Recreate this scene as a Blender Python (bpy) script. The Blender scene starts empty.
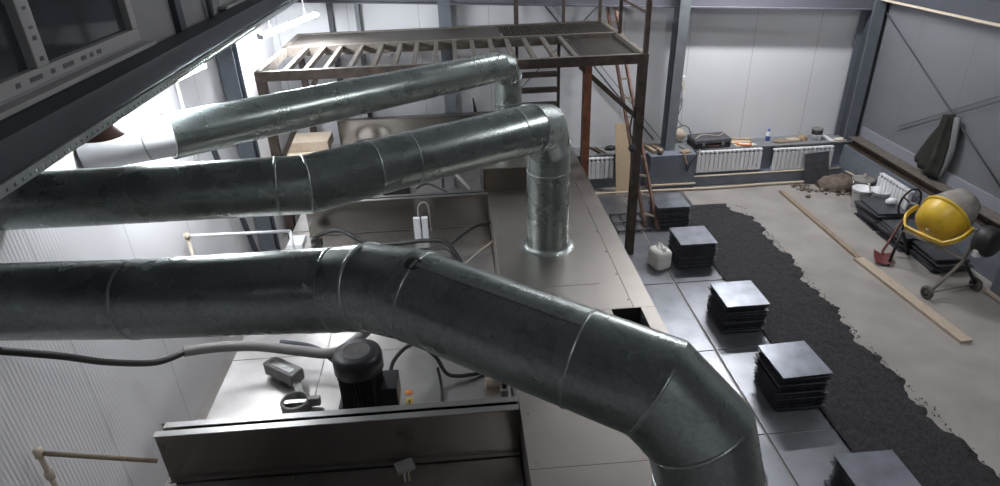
import bpy, bmesh, math, random
from mathutils import Vector, Matrix
random.seed(7)
V = Vector
PI = math.pi
SC = bpy.context.scene
COL = SC.collection

# ------------------------------------------------------------------ materials
def mat(name, color, rough=.6, metal=0., bump=0., bscale=30., var=0., vscale=6., stretch=None, emit=None, spec=None, darkspots=0.):
    m = bpy.data.materials.new(name); m.use_nodes = True
    nt = m.node_tree; b = nt.nodes['Principled BSDF']
    b.inputs['Base Color'].default_value = (*color, 1); b.inputs['Roughness'].default_value = rough
    b.inputs['Metallic'].default_value = metal
    if spec is not None: b.inputs['Specular IOR Level'].default_value = spec
    tc = nt.nodes.new('ShaderNodeTexCoord'); mp = nt.nodes.new('ShaderNodeMapping')
    nt.links.new(tc.outputs['Object'], mp.inputs[0])
    if stretch: mp.inputs['Scale'].default_value = stretch
    if var:
        n = nt.nodes.new('ShaderNodeTexNoise'); n.inputs['Scale'].default_value = vscale; n.inputs['Detail'].default_value = 6
        nt.links.new(mp.outputs[0], n.inputs[0])
        r = nt.nodes.new('ShaderNodeMapRange'); r.inputs[1].default_value = .3; r.inputs[2].default_value = .7
        r.inputs[3].default_value = 1-var; r.inputs[4].default_value = 1+var
        nt.links.new(n.outputs[0], r.inputs[0])
        mx = nt.nodes.new('ShaderNodeVectorMath'); mx.operation = 'SCALE'; mx.inputs[0].default_value = color
        nt.links.new(r.outputs[0], mx.inputs['Scale']); nt.links.new(mx.outputs[0], b.inputs['Base Color'])
    if bump:
        n = nt.nodes.new('ShaderNodeTexNoise'); n.inputs['Scale'].default_value = bscale; n.inputs['Detail'].default_value = 5
        nt.links.new(mp.outputs[0], n.inputs[0])
        bp = nt.nodes.new('ShaderNodeBump'); bp.inputs['Strength'].default_value = bump; bp.inputs['Distance'].default_value = .01
        nt.links.new(n.outputs[0], bp.inputs['Height']); nt.links.new(bp.outputs[0], b.inputs['Normal'])
    if emit:
        b.inputs['Emission Color'].default_value = (*emit[0], 1); b.inputs['Emission Strength'].default_value = emit[1]
    return m

def galvanised(name, color, rough):
    """zinc spangle: voronoi cells vary tone and roughness a little"""
    m = mat(name, color, rough, .84)
    nt = m.node_tree; b = nt.nodes['Principled BSDF']
    tc = nt.nodes.new('ShaderNodeTexCoord')
    v = nt.nodes.new('ShaderNodeTexVoronoi'); v.inputs['Scale'].default_value = 70
    nt.links.new(tc.outputs['Object'], v.inputs[0])
    n = nt.nodes.new('ShaderNodeTexNoise'); n.inputs['Scale'].default_value = 5; n.inputs['Detail'].default_value = 5
    nt.links.new(tc.outputs['Object'], n.inputs[0])
    sep = nt.nodes.new('ShaderNodeSeparateColor'); nt.links.new(v.outputs['Color'], sep.inputs[0])
    a = nt.nodes.new('ShaderNodeMath'); a.operation = 'MULTIPLY_ADD'; a.inputs[1].default_value = .20
    nt.links.new(sep.outputs[0], a.inputs[0])
    r = nt.nodes.new('ShaderNodeMapRange'); r.inputs[1].default_value = .3; r.inputs[2].default_value = .7; r.inputs[3].default_value = .84; r.inputs[4].default_value = 1.02
    nt.links.new(n.outputs[0], r.inputs[0]); nt.links.new(r.outputs[0], a.inputs[2])
    sc = nt.nodes.new('ShaderNodeVectorMath'); sc.operation = 'SCALE'; sc.inputs[0].default_value = color
    nt.links.new(a.outputs[0], sc.inputs['Scale']); nt.links.new(sc.outputs[0], b.inputs['Base Color'])
    rr = nt.nodes.new('ShaderNodeMapRange'); rr.inputs[3].default_value = rough-.06; rr.inputs[4].default_value = rough+.08
    nt.links.new(n.outputs[0], rr.inputs[0]); nt.links.new(rr.outputs[0], b.inputs['Roughness'])
    bp = nt.nodes.new('ShaderNodeBump'); bp.inputs['Strength'].default_value = .10; bp.inputs['Distance'].default_value = .01
    nt.links.new(n.outputs[0], bp.inputs['Height']); nt.links.new(bp.outputs[0], b.inputs['Normal'])
    return m

def panel_wall(name, color, axis, rib, seam, rough=.45, ribstr=.5):
    """sandwich panel: fine vertical ribs in the bump, a thin dark joint every `seam` metres along `axis`"""
    m = mat(name, color, rough)
    nt = m.node_tree; b = nt.nodes['Principled BSDF']
    tc = nt.nodes.new('ShaderNodeTexCoord'); sp = nt.nodes.new('ShaderNodeSeparateXYZ'); nt.links.new(tc.outputs['Object'], sp.inputs[0])
    s = sp.outputs['XYZ'.index(axis)]
    def M(op, a, v=None):
        n = nt.nodes.new('ShaderNodeMath'); n.operation = op
        if hasattr(a, 'links'): nt.links.new(a, n.inputs[0])
        else: n.inputs[0].default_value = a
        if v is not None:
            if hasattr(v, 'links'): nt.links.new(v, n.inputs[1])
            else: n.inputs[1].default_value = v
        return n.outputs[0]
    w = M('SINE', M('MULTIPLY', s, 2*PI/rib))
    fr = M('FRACT', M('DIVIDE', M('ADD', s, 50.), seam))
    j = M('LESS_THAN', fr, .008/seam)
    h = M('SUBTRACT', M('MULTIPLY', w, ribstr), M('MULTIPLY', j, 2.))
    bp = nt.nodes.new('ShaderNodeBump'); bp.inputs['Strength'].default_value = .5; bp.inputs['Distance'].default_value = .004
    nt.links.new(h, bp.inputs['Height']); nt.links.new(bp.outputs[0], b.inputs['Normal'])
    k = M('SUBTRACT', 1., M('MULTIPLY', j, .45))
    n = nt.nodes.new('ShaderNodeTexNoise'); n.inputs['Scale'].default_value = 1.3; nt.links.new(tc.outputs['Object'], n.inputs[0])
    k = M('MULTIPLY', k, M('ADD', .93, M('MULTIPLY', n.outputs[0], .12)))
    sc = nt.nodes.new('ShaderNodeVectorMath'); sc.operation = 'SCALE'; sc.inputs[0].default_value = color
    nt.links.new(k, sc.inputs['Scale']); nt.links.new(sc.outputs[0], b.inputs['Base Color'])
    return m

M_ = dict(
 galv=galvanised('galvanised_steel', (.31,.35,.335), .27),
 galv2=galvanised('galvanised_seam', (.36,.39,.38), .34),
 glareduct=mat('zinc_painted_glare', (.72,.73,.75), .5, .3, var=.05),  # duct zinc lightened: overexposure from the fluorescent tube is put into the colour
 stain=mat('brushed_stainless', (.56,.53,.50), .30, 1., bump=.12, bscale=4, var=.06, vscale=3, stretch=(1,14,1)),
 staindeck=mat('stainless_cover', (.58,.56,.54), .30, 1., bump=.15, bscale=3, var=.10, vscale=5),
 stainhood=mat('stainless_hood', (.36,.335,.31), .40, 1., bump=.1, bscale=3, var=.05, vscale=2),
 stainpanel=mat('stainless_partition', (.32,.295,.27), .25, 1., bump=.1, bscale=2.5, var=.06, vscale=3),
 stainedge=mat('stainless_folded_edge', (.40,.39,.38), .35, 1.),
 stainblock=mat('stainless_dark_face', (.20,.17,.15), .25, 1., bump=.1, bscale=4, stretch=(10,10,1)),
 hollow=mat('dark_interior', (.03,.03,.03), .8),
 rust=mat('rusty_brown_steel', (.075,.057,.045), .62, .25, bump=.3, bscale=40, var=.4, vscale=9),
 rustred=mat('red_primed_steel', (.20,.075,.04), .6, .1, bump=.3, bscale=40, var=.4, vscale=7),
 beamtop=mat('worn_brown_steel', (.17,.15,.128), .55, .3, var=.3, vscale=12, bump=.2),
 grate=mat('dark_grating', (.10,.09,.08), .6, .4),
 colgrey=mat('grey_painted_steel', (.22,.24,.26), .5, .1, var=.1),
 coldark=mat('dark_steel_column', (.06,.065,.08), .55, .1),
 colmid=mat('blue_grey_steel_column', (.16,.18,.21), .5, .1, var=.1),
 wallL=panel_wall('white_ribbed_panel', (.80,.80,.82), 'Y', .036, 1.15, ribstr=.45),
 wallF=panel_wall('white_flat_panel', (.80,.81,.84), 'X', .11, 1.15, ribstr=.12),
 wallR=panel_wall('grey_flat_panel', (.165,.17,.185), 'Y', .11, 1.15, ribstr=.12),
 galwall=mat('gallery_cladding', (.30,.30,.31), .6, var=.05),
 plinth=mat('blue_grey_paint', (.17,.19,.225), .65, var=.18, vscale=4, bump=.1),
 sill=mat('dusty_sill', (.19,.20,.21), .8, var=.3, vscale=9, bump=.2),
 floor=mat('concrete', (.33,.31,.29), .78, bump=.25, bscale=25, var=.16, vscale=1.6),
 gravel=mat('black_slag', (.028,.028,.03), .85, bump=1., bscale=90, var=.75, vscale=45),
 dirt=mat('brown_earth', (.17,.135,.11), .95, bump=1., bscale=40, var=.35, vscale=14),
 sheet=mat('grey_sheet_steel', (.27,.28,.305), .36, .8, bump=.12, bscale=3, var=.22, vscale=2.5),
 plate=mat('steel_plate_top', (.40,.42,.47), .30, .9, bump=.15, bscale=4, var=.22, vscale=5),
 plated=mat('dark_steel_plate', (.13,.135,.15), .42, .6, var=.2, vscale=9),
 white=mat('white_enamel', (.82,.83,.85), .35),
 plastic=mat('milky_plastic', (.9,.9,.84), .35, var=.05),
 motor=mat('black_motor_paint', (.022,.022,.026), .38, .2),
 black=mat('black_rubber', (.018,.018,.018), .5),
 hose=mat('grey_conduit', (.30,.285,.275), .55),
 greyp=mat('grey_cast_housing', (.23,.225,.22), .5, .3, var=.15),
 chrome=mat('bright_steel', (.75,.75,.74), .2, 1.),
 yellow=mat('yellow_paint', (.72,.47,.035), .42, var=.13, vscale=9),
 cement=mat('cement_crusted_paint', (.27,.25,.23), .85, bump=.6, bscale=30, var=.25, vscale=7),
 wood=mat('pale_timber', (.48,.40,.31), .7, var=.15, vscale=8, stretch=(6,1,6)),
 woodd=mat('dusty_timber', (.30,.235,.17), .8, var=.2, vscale=8, stretch=(6,1,6)),
 ply=mat('chipboard', (.60,.46,.31), .75, var=.1, vscale=40),
 red=mat('dark_red_paint', (.13,.03,.03), .5, var=.2),
 ladder=mat('reddish_ladder_paint', (.20,.11,.08), .6, var=.35, vscale=12),
 coat=mat('dark_olive_cloth', (.028,.03,.024), .9, bump=.5, bscale=12, var=.35, vscale=6),
 coat2=mat('grey_cloth', (.20,.21,.22), .9, bump=.5, bscale=12),
 glass=mat('dark_window_glass', (.035,.045,.05), .06, 0., spec=.9),
 upvc=mat('white_window_profile', (.40,.40,.39), .4),
 film=mat('film_marks', (.10,.10,.11), .5),
 paper=mat('paper', (.75,.70,.60), .8), orange=mat('orange_print', (.70,.22,.05), .6),
 blue=mat('blue_label', (.06,.12,.40), .4), cream=mat('cream_panel', (.62,.53,.42), .6),
 lamp3=mat('weak_ceiling_and_fill_lamp', (1,1,1), .4, emit=((.98,.98,1.), 40.)),
 lamp2=mat('lit_fill_lamp', (1,1,1), .4, emit=((.98,.98,1.), 140.)),
 trimgrey=mat('lavender_grey_trim', (.26,.27,.31), .5),
 dusty=mat('dusty_rubber', (.13,.12,.11), .8),
 girder=mat('purple_grey_steel', (.15,.15,.18), .55, .1),
 roof=mat('roof_sheet', (.30,.31,.33), .6), brown=mat('brown_plastic', (.26,.15,.11), .5),
 cardb=mat('brown_card', (.36,.26,.17), .85),
 tube=mat('lit_fluorescent_tube', (1,1,1), .4, emit=((.93,.96,1.), 380.)),
 lamp=mat('lit_ceiling_lamp', (1,1,1), .4, emit=((.98,.98,1.), 260.)),
)

# ------------------------------------------------------------------ mesh helpers
class MB:
    def __init__(s): s.bm = bmesh.new(); s.sm = []
    def box(s, x0, y0, z0, x1, y1, z1):
        vs = [s.bm.verts.new(p) for p in [(x0,y0,z0),(x1,y0,z0),(x1,y1,z0),(x0,y1,z0),(x0,y0,z1),(x1,y0,z1),(x1,y1,z1),(x0,y1,z1)]]
        for f in [(0,3,2,1),(4,5,6,7),(0,1,5,4),(1,2,6,5),(2,3,7,6),(3,0,4,7)]: s.bm.faces.new([vs[i] for i in f])
        return s
    def bar(s, a, b, w, h=None, up=(0,0,1)):
        """rectangular bar from a to b"""
        h = h or w; a = V(a); b = V(b); d = (b-a).normalized(); up = V(up)
        if abs(d.dot(up)) > .98: up = V((1,0,0))
        x = d.cross(up).normalized(); y = x.cross(d)
        vs = [s.bm.verts.new(p + x*i*w/2 + y*j*h/2) for p in (a,b) for i,j in ((-1,-1),(1,-1),(1,1),(-1,1))]
        for f in [(3,2,1,0),(4,5,6,7),(0,1,5,4),(1,2,6,5),(2,3,7,6),(3,0,4,7)]: s.bm.faces.new([vs[i] for i in f])
        return s
    def rings(s, rings, cap0=True, cap1=True, smooth=True):
        rv = [[s.bm.verts.new(p) for p in r] for r in rings]; n = len(rv[0])
        for a, b in zip(rv, rv[1:]):
            for i in range(n):
                f = s.bm.faces.new([a[i], a[(i+1)%n], b[(i+1)%n], b[i]]); f.smooth = smooth
        if cap0: s.bm.faces.new(list(reversed(rv[0])))
        if cap1: s.bm.faces.new(rv[-1])
        return s
    def tube(s, pts, r, n=12, cap=True):
        pts = [V(p) for p in pts]; rs = r if isinstance(r, (list,tuple)) else [r]*len(pts)
        d0 = (pts[1]-pts[0]).normalized(); x = d0.orthogonal().normalized(); out = []
        for i, p in enumerate(pts):
            d = (pts[min(i+1,len(pts)-1)]-pts[max(i-1,0)]).normalized()
            x = (x - d*x.dot(d)).normalized(); y = d.cross(x)
            out.append([p + (x*math.cos(t)+y*math.sin(t))*rs[i] for t in [2*PI*k/n for k in range(n)]])
        return s.rings(out, cap, cap)
    def curve(s, ctrl, r, n=10, sub=8, cap=True): return s.tube(smooth_path(ctrl, sub), r, n, cap)
    def lathe(s, prof, c=(0,0,0), ax=(0,0,1), n=32, cap0=False, cap1=False, smooth=True):
        c = V(c); ax = V(ax).normalized(); x = ax.orthogonal().normalized(); y = ax.cross(x)
        return s.rings([[c + ax*h + (x*math.cos(t)+y*math.sin(t))*r for t in [2*PI*k/n for k in range(n)]] for r, h in prof], cap0, cap1, smooth)
    def prism(s, poly, z0, z1):
        a = [s.bm.verts.new((x,y,z0)) for x,y in poly]; b = [s.bm.verts.new((x,y,z1)) for x,y in poly]; n = len(poly)
        s.bm.faces.new(list(reversed(a))); s.bm.faces.new(b)
        for i in range(n): s.bm.faces.new([a[i],a[(i+1)%n],b[(i+1)%n],b[i]])
        return s
    def build(s, name, m, parent=None, bevel=0., loc=None):
        bmesh.ops.recalc_face_normals(s.bm, faces=s.bm.faces)
        me = bpy.data.meshes.new(name); s.bm.to_mesh(me); s.bm.free()
        me.materials.append(M_[m])
        o = bpy.data.objects.new(name, me); COL.objects.link(o)
        if bevel:
            b = o.modifiers.new('bevel','BEVEL'); b.width = bevel; b.segments = 2; b.limit_method = 'ANGLE'
        if parent:
            o.parent = parent; o.matrix_parent_inverse = Matrix.Identity(4)
            o.location = -V(parent.location) if parent.type == 'EMPTY' and not parent.get('_local') else V((0,0,0))
        elif loc: o.location = loc
        return o
def smooth_path(c, sub=8):
    c = [V(p) for p in c]; out = []
    for i in range(len(c)-1):
        p0 = c[max(i-1,0)]; p1 = c[i]; p2 = c[i+1]; p3 = c[min(i+2,len(c)-1)]
        for k in range(sub):
            t = k/sub
            out.append(.5*((2*p1)+(p2-p0)*t+(2*p0-5*p1+4*p2-p3)*t*t+(3*p1-p0-3*p2+p3)*t**3))
    return out+[c[-1]]
def thing(name, label, cat, loc=(0,0,0), group=None, local=False):
    o = bpy.data.objects.new(name, None); COL.objects.link(o); o.location = loc; o.empty_display_size = .1
    o['label'] = label; o['category'] = cat
    if group: o['group'] = group
    if local: o['_local'] = 1
    return o
def tag(o, label, cat, group=None, kind=None):
    o['label'] = label; o['category'] = cat
    if group: o['group'] = group
    if kind: o['kind'] = kind
    return o
def struct(mb, name, m, **k):
    o = mb.build(name, m, **k); o['kind'] = 'structure'; return o
def dup(root, loc, label=None, group=None, rotz=None):
    r = root.copy(); COL.objects.link(r); r.location = loc
    if rotz is not None: r.rotation_euler = (0,0,rotz)
    if label: r['label'] = label
    if group: r['group'] = group
    for ch in list(root.children):
        c = ch.copy(); COL.objects.link(c); c.parent = r
        for g in ch.children:
            d = g.copy(); COL.objects.link(d); d.parent = c
    return r

# ------------------------------------------------------------------ the hall
XL, XR, YF, YB, ZR = -2.95, 7.25, -5., 11.1, 6.6
struct(MB().box(XL-.3,YF-.3,-.2,XR+.3,YB+.3,0), 'floor', 'floor')
struct(MB().box(XL-.3,YF-.3,ZR,XR+.3,YB+.3,ZR+.2), 'ceiling', 'roof')
struct(MB().box(XL-.2,YF-.3,0,XL,YB+.3,ZR), 'wall_left', 'wallL')
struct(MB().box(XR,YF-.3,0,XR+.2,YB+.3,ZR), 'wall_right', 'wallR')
struct(MB().box(XL,YB,0,XR,YB+.2,ZR), 'wall_back', 'wallF')
struct(MB().box(XL,YF-.2,0,XR,YF,ZR), 'wall_front', 'wallF')
# low plinth along the back wall with its block, and along the right wall
struct(MB().box(1.9,10.68,0,XR,YB,.62), 'trim_1', 'plinth')
struct(MB().box(1.9,10.64,.62,XR,YB,.655), 'trim_2', 'sill', bevel=.006)
struct(MB().box(3.33,10.42,0,4.16,10.68,.66), 'trim_3', 'plinth', bevel=.01)
struct(MB().box(6.98,-2,0,XR,10.68,.60), 'trim_4', 'plinth')
struct(MB().box(XR-.035,-2,.62,XR,10.6,.93), 'trim_5', 'trimgrey')
struct(MB().box(4.16,10.5,0,XR-.3,10.68,.2), 'trim_6', 'plinth', bevel=.01)
# eaves girder over the back wall and the beam over the right wall
g = thing('roof_girder', 'grey steel roof girder along the top of the far wall', 'beam', (2,10.9,3.3))
b = MB(); b.prism([(0,0),(1,0),(1,1),(0,1)],0,0.001); b.bm.clear()
for (w0,z0,z1) in ((.11,0,.02),(.02,.02,.45),(.11,.45,.47)):
    for xa in (XL,):
        p=[(xa,10.94-w0,3.42+z0),(XR,10.94-w0,2.88+z0),(XR,10.94+w0,2.88+z0),(xa,10.94+w0,3.42+z0)]
        q=[(a_,b_,c_+z1-z0) for a_,b_,c_ in p]
        vs=[b.bm.verts.new(v) for v in p+q]
        for f in [(0,3,2,1),(4,5,6,7),(0,1,5,4),(1,2,6,5),(2,3,7,6),(3,0,4,7)]: b.bm.faces.new([vs[i] for i in f])
b.build('web', 'girder', g)
b = MB().box(XR-.16,0,3.10,XR,10.75,3.34)
tag(b.build('eaves_beam','coldark'), 'dark steel eaves beam running along the top of the right wall', 'beam')
tag(MB().box(XR-.20,0,3.07,XR-.17,10.75,3.10).build('conduit_run','cream'), 'thin pale cable run under the eaves beam of the right wall', 'conduit')

# columns: an I section each
def column(x, y, w, d, z0, z1, label, m='colmid', m2='coldark', top=None):
    t = thing('steel_column', label, 'column', (x,y,z0))
    dx,dy = (top or (0,0))
    h = z1-z0
    def pr(x0,y0,x1,y1,name,mm):
        b = MB(); vs=[b.bm.verts.new(v) for v in [(x0,y0,0),(x1,y0,0),(x1,y1,0),(x0,y1,0),(x0+dx,y0+dy,h),(x1+dx,y0+dy,h),(x1+dx,y1+dy,h),(x0+dx,y1+dy,h)]]
        for f in [(0,3,2,1),(4,5,6,7),(0,1,5,4),(1,2,6,5),(2,3,7,6),(3,0,4,7)]: b.bm.faces.new([vs[i] for i in f])
        o = b.build(name, mm, t); o.location = (0,0,0); return o
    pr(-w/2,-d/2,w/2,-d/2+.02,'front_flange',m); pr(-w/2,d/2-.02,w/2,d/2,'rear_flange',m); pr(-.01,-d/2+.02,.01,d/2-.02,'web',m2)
    return t
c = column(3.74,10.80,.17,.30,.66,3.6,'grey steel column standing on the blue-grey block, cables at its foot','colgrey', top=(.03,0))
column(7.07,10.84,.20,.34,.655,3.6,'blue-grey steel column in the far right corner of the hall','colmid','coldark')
column(-.12,10.95,.20,.16,0,3.6,'grey steel column at far wall behind the middle of the rack','colmid')
tag(MB().box(-1.56,11.0,0,-1.49,11.1,3.6).build('wall_post','colgrey'), 'slim light grey post on the far wall, behind the rack deck', 'post')
tag(MB().box(-2.0,11.0,0,-1.92,11.1,3.6).build('wall_post','coldark'), 'slim dark post on the far wall, left of the light grey one', 'post')
t = thing('steel_column', 'grey steel column against the left wall beyond the fluorescent tube', 'column', (-2.85,8.4,0))
MB().box(-2.93,8.30,0,-2.73,8.32,3.66).build('front_flange','colmid',t)
MB().box(-2.93,8.50,0,-2.73,8.52,3.66).build('rear_flange','colmid',t)
MB().box(-2.84,8.32,0,-2.82,8.50,3.66).build('web','coldark',t)
tag(MB().bar((-2.9,7.35,2.4),(-2.9,8.0,.5),.05).build('wall_brace','coldark'),'dark slanting brace on left wall beside the grey column','brace')
# rod bracing
def rod(a,b,r,label,name='brace_rod',m='coldark'):
    return tag(MB().tube([a,b],r,8).build(name,m),label,'rod')
rod((7.21,10.86,2.96),(7.21,6.6,.66),.012,'dark brace rod running down right from the far corner across the right wall')
rod((7.215,9.7,1.22),(7.215,6.4,3.06),.006,'upper of the two thin rods rising to the right on the right wall')
rod((7.205,9.7,1.14),(7.205,6.4,2.98),.006,'lower of the two thin rods rising to the right on the right wall')
rod((1.5,11.05,3.2),(3.55,11.05,.75),.012,'thin brace rod on far wall sloping down behind the main rack post')
rod((1.62,11.03,3.2),(3.68,11.03,.75),.008,'thin brace rod just right of its twin on the far wall',m='colgrey')
rod((2.6,11.06,3.3),(.5,11.06,1.2),.010,'thin rod on far wall sloping down left behind the stair treads',m='colgrey')

# ------------------------------------------------------------------ gallery with its windows
XW = -2.3
struct(MB().box(XL,-2.,3.68,-2.03,10.9,3.80), 'trim_7', 'coldark')
wl = MB()
wl.box(XW-.12,-2,3.80,XW,10.9,3.88)
for y0,y1 in ((5.05,6.9),(9.1,10.9),(-2,.9)): wl.box(XW-.12,y0,3.88,XW,y1,5.1)
wl.box(XW-.12,-2,5.1,XW,10.9,ZR)
struct(wl,'wall_gallery','galwall')
def gwindow(n, y0, y1, mull):
    w = thing('window_%d'%n,'','window',(XW,y0,3.88)); del w['label']; del w['category']; w['kind']='structure'
    z0,z1 = 3.88,5.1; f=.085
    b = MB().box(XW-.09,y0,z0,XW+.01,y1,z0+f).box(XW-.09,y0,z1-f,XW+.01,y1,z1)
    b.box(XW-.09,y0,z0+f,XW+.01,y0+f,z1-f).box(XW-.09,y1-f,z0+f,XW+.01,y1,z1-f)
    for m in mull: b.box(XW-.09,m-.06,z0+f,XW+.015,m+.06,z1-f)
    b.build('window_frame','upvc',w,bevel=.006)
    ys=[y0+f]+[v for m in mull for v in (m-.06,m+.06)]+[y1-f]
    for a,c_ in zip(ys[::2],ys[1::2]): MB().box(XW-.055,a,z0+f,XW-.04,c_,z1-f).build('pane','glass',w)
    MB().box(XW,y0-.05,z0-.045,XW+.09,y1+.05,z0-.015).build('window_sill','upvc',w,bevel=.004)
    b = MB()
    for m in mull:
        zz=z0+f+.03
        while zz<z1-.2:
            h=random.choice((.03,.05,.02)); b.box(XW+.016,m-.018,zz,XW+.018,m+.018,zz+h*.8); zz+=h+random.choice((.03,.05,.08))
    yy=y0+.2
    while yy<y1-.3:
        l=random.choice((.06,.12,.04)); b.box(XW+.011,yy,z0+.03,XW+.013,yy+l,z0+.055); yy+=l+random.choice((.05,.09,.3))
    b.build('film_lettering','film',w)
gwindow(1,.9,5.05,[2.35,3.8]); gwindow(2,6.9,9.1,[7.9])
tag(MB().box(XW,5.72,3.80,XW+.05,5.84,5.2).build('wall_post','coldark'),'dark upright post between the two gallery windows','post')
tag(MB().tube([(XW+.05,6.5,3.80),(XW+.05,6.5,5.3)],.03,12).build('drain_pipe','colgrey'),'grey upright pipe left of the far gallery window','pipe')
# dark folded apron below the sill
struct(MB().bar((-2.13,-2,3.75),(-2.13,10.9,3.75),.2,.16), 'trim_8','coldark')
# perforated rail at the ledge edge
t = thing('perforated_rail','long perforated metal rail along the lower edge of the dark gallery','rail',(-2.0,2,3.6))
b = MB().box(-2.02,-1,3.655,-1.995,10.9,3.68).box(-2.02,-1,3.618,-2.012,10.9,3.63)
y=-1.
while y<10.9: b.box(-2.02,y,3.63,-2.012,y+.044,3.655); y+=.06
b.build('perforated_web','galv2',t)
# fluorescent tubes
def tubelight(a,b_,label):
    a=V(a);b_=V(b_); t = thing('fluorescent_light',label,'light',tuple(a),group=None)
    d=(b_-a).normalized()
    MB().bar(a+V((-.045,0,.015)),b_+V((-.045,0,.015)),.03,.05).build('batten','white',t)
    MB().tube([a+d*.03,b_-d*.03],.02,14).build('tube','tube',t)
    for e in (a,b_-d*.03): MB().bar(e-V((.02,0,0)),e+d*.03-V((.02,0,0)),.07,.05).build('end_cap','white',t)
    MB().bar(a+d*.3+V((-.045,0,.04)),a+d*.3+V((-.045,0,.36)),.015).build('bracket','coldark',t)
    MB().bar(b_-d*.3+V((-.045,0,.04)),b_-d*.3+V((-.045,0,.36)),.015).build('bracket','coldark',t)
tubelight((-2.42,8.6,3.27),(-1.97,10.1,3.31),'lit fluorescent tube under the gallery nearest the rusty rack, fully in view')
tubelight((-2.35,4.85,3.50),(-2.35,6.31,3.42),'lit fluorescent tube under the gallery above the ribbed left wall')
tag(MB().lathe([(.001,.07),(.06,.065),(.13,.0),(.135,-.01)],(-2.35,4.25,3.42),(0,0,1),28).build('bowl_lamp_shade','brown'),'brown half-round shade hanging under gallery rail','shade')
tag(MB().tube([(-2.35,4.25,3.48),(-2.35,4.25,3.68)],.012,8).build('hanger_rod','coldark'),'short dark rod holding the brown shade','rod')
tag(MB().tube([(-2.9,6.9,3.66),(-2.9,6.9,2.1)],.022,10).build('cable_conduit','white'),'white upright conduit on left wall behind the rearmost duct','conduit')
tag(MB().tube([(-2.9,7.3,2.62),(-2.9,8.25,2.0)],.02,8).build('cable_loop','coldark'),'dark cable on the left wall below the rearmost duct','cable')

# ceiling lamps and added fill lights
def ceiling_lamp(x,y,z,l,axis,label,m='lamp'):
    t = thing('ceiling_light',label,'light',(x,y,z),local=True)
    d = V((1,0,0)) if axis=='x' else V((0,1,0)); n = V((0,1,0)) if axis=='x' else V((1,0,0))
    MB().bar(-d*l/2+V((0,0,.04)),d*l/2+V((0,0,.04)),.16,.06).build('housing','white',t)
    MB().bar(-d*l/2*.97,d*l/2*.97,.12,.02).build('diffuser',m,t)
    for s in (-.4,.4): MB().tube([d*l*s+V((0,0,.07)),d*l*s+V((0,0,ZR-z-.001))],.004,6).build('suspension_wire','coldark',t)
    return t
ceiling_lamp(4.7,10.1,4.9,1.5,'x','linear ceiling light in front of the far wall')
ceiling_lamp(1.6,-1.5,6.2,1.5,'x','added linear fill light behind the viewpoint','lamp3')  # unseen light, added to brighten the camera side of ducts and gallery
ceiling_lamp(2.6,9.3,5.6,1.5,'x','linear ceiling light above the rack','lamp3')
ceiling_lamp(4.6,4.4,6.1,1.5,'y','added linear fill light above the steel floor sheets','lamp2')  # unseen light, added for fill and placed to catch the near duct elbow

# ------------------------------------------------------------------ floor sheets, gravel, plank
def noisy(x): return math.sin(x*5.1)*.05+math.sin(x*13.7+1)*.03+math.sin(x*31+2)*.018+random.uniform(-.018,.018)
b = MB(); nx=26; rows=[]
ys=[-1+.035*k for k in range(int(10.75/.035))]
for y in ys:
    xr = 4.62+noisy(y)+ (.06*math.sin(y*.9)) 
    if y>9.2: xr = 4.62-(y-9.2)*.25+noisy(y)
    row=[]
    for i in range(nx+1):
        u=i/nx; x=3.5+(xr-3.5)*u; e=min(1,(1-u)*9)*min(1,max(0,(9.74-y)*6)) 
        row.append(b.bm.verts.new((x,y,.002+e*(.022+random.uniform(0,.022)))))
    rows.append(row)
for a,c_ in zip(rows,rows[1:]):
    for i in range(nx): b.bm.faces.new([a[i],a[i+1],c_[i+1],c_[i]]).smooth=True
# an underside so it is a real layer
o=b.build('slag_strip','gravel'); tag(o,'strip of fine black slag on the floor right of steel sheets','gravel',kind='stuff')
o=o
b=MB()
for k in range(500):
    y=random.uniform(3,9.6); x=(4.62+.06*math.sin(y*.9))+random.gauss(.0,.035) if random.random()<.8 else random.uniform(3.9,4.6)
    r=random.uniform(.004,.014); z=.004 if x>4.6 else .026
    c_=V((x,y,z+r*.5)); vs=[b.bm.verts.new(c_+V((random.uniform(.6,1)*r*dx,random.uniform(.6,1)*r*dy,random.uniform(.5,1)*r*dz))) for dx,dy,dz in ((1,0,0),(0,1,0),(-1,0,0),(0,-1,0),(0,0,1),(0,0,-.6))]
    for f in ((0,1,4),(1,2,4),(2,3,4),(3,0,4),(1,0,5),(2,1,5),(3,2,5),(0,3,5)): b.bm.faces.new([vs[i] for i in f])
tag(b.build('loose_slag','gravel'),'loose black slag crumbs along edge of the slag strip','gravel',kind='stuff')

sheetY=[(-.1,1.4),(1.42,2.92),(2.94,4.44),(4.46,5.78),(5.80,7.28),(7.30,8.80),(8.82,10.3)]
names_outer=['outer row, nearest end of the row','outer row, right of the near housing','grey steel floor sheet under the nearest plate stack','grey steel floor sheet under second plate stack from the front','grey steel floor sheet under the middle plate stack','grey steel floor sheet under the plate stack beside the jerrycan','grey steel floor sheet under the farthest plate stack']
names_inner=['grey steel floor sheet beside the housing, hidden by near duct','grey steel floor sheet beside housing below the near duct elbow','grey steel floor sheet beside housing level with the nearest plate stack','grey steel floor sheet between housing and second plate stack','grey steel floor sheet between housing and middle plate stack','grey steel floor sheet holding the milky jerrycan edge and main rack post','grey steel floor sheet under the black floor frame']
for i,(y0,y1) in enumerate(sheetY):
    for (x0,x1,nm) in ((1.72,2.80,names_inner[i]),(2.83,3.86,names_outer[i] if i>1 else 'grey steel floor sheet, '+names_outer[i])):
        tag(MB().box(x0,y0,0,x1+(.06 if x0>2 else 0),y1,.012).build('floor_sheet','sheet'),nm,'steel sheet',group='steel sheets laid on the floor')

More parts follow.
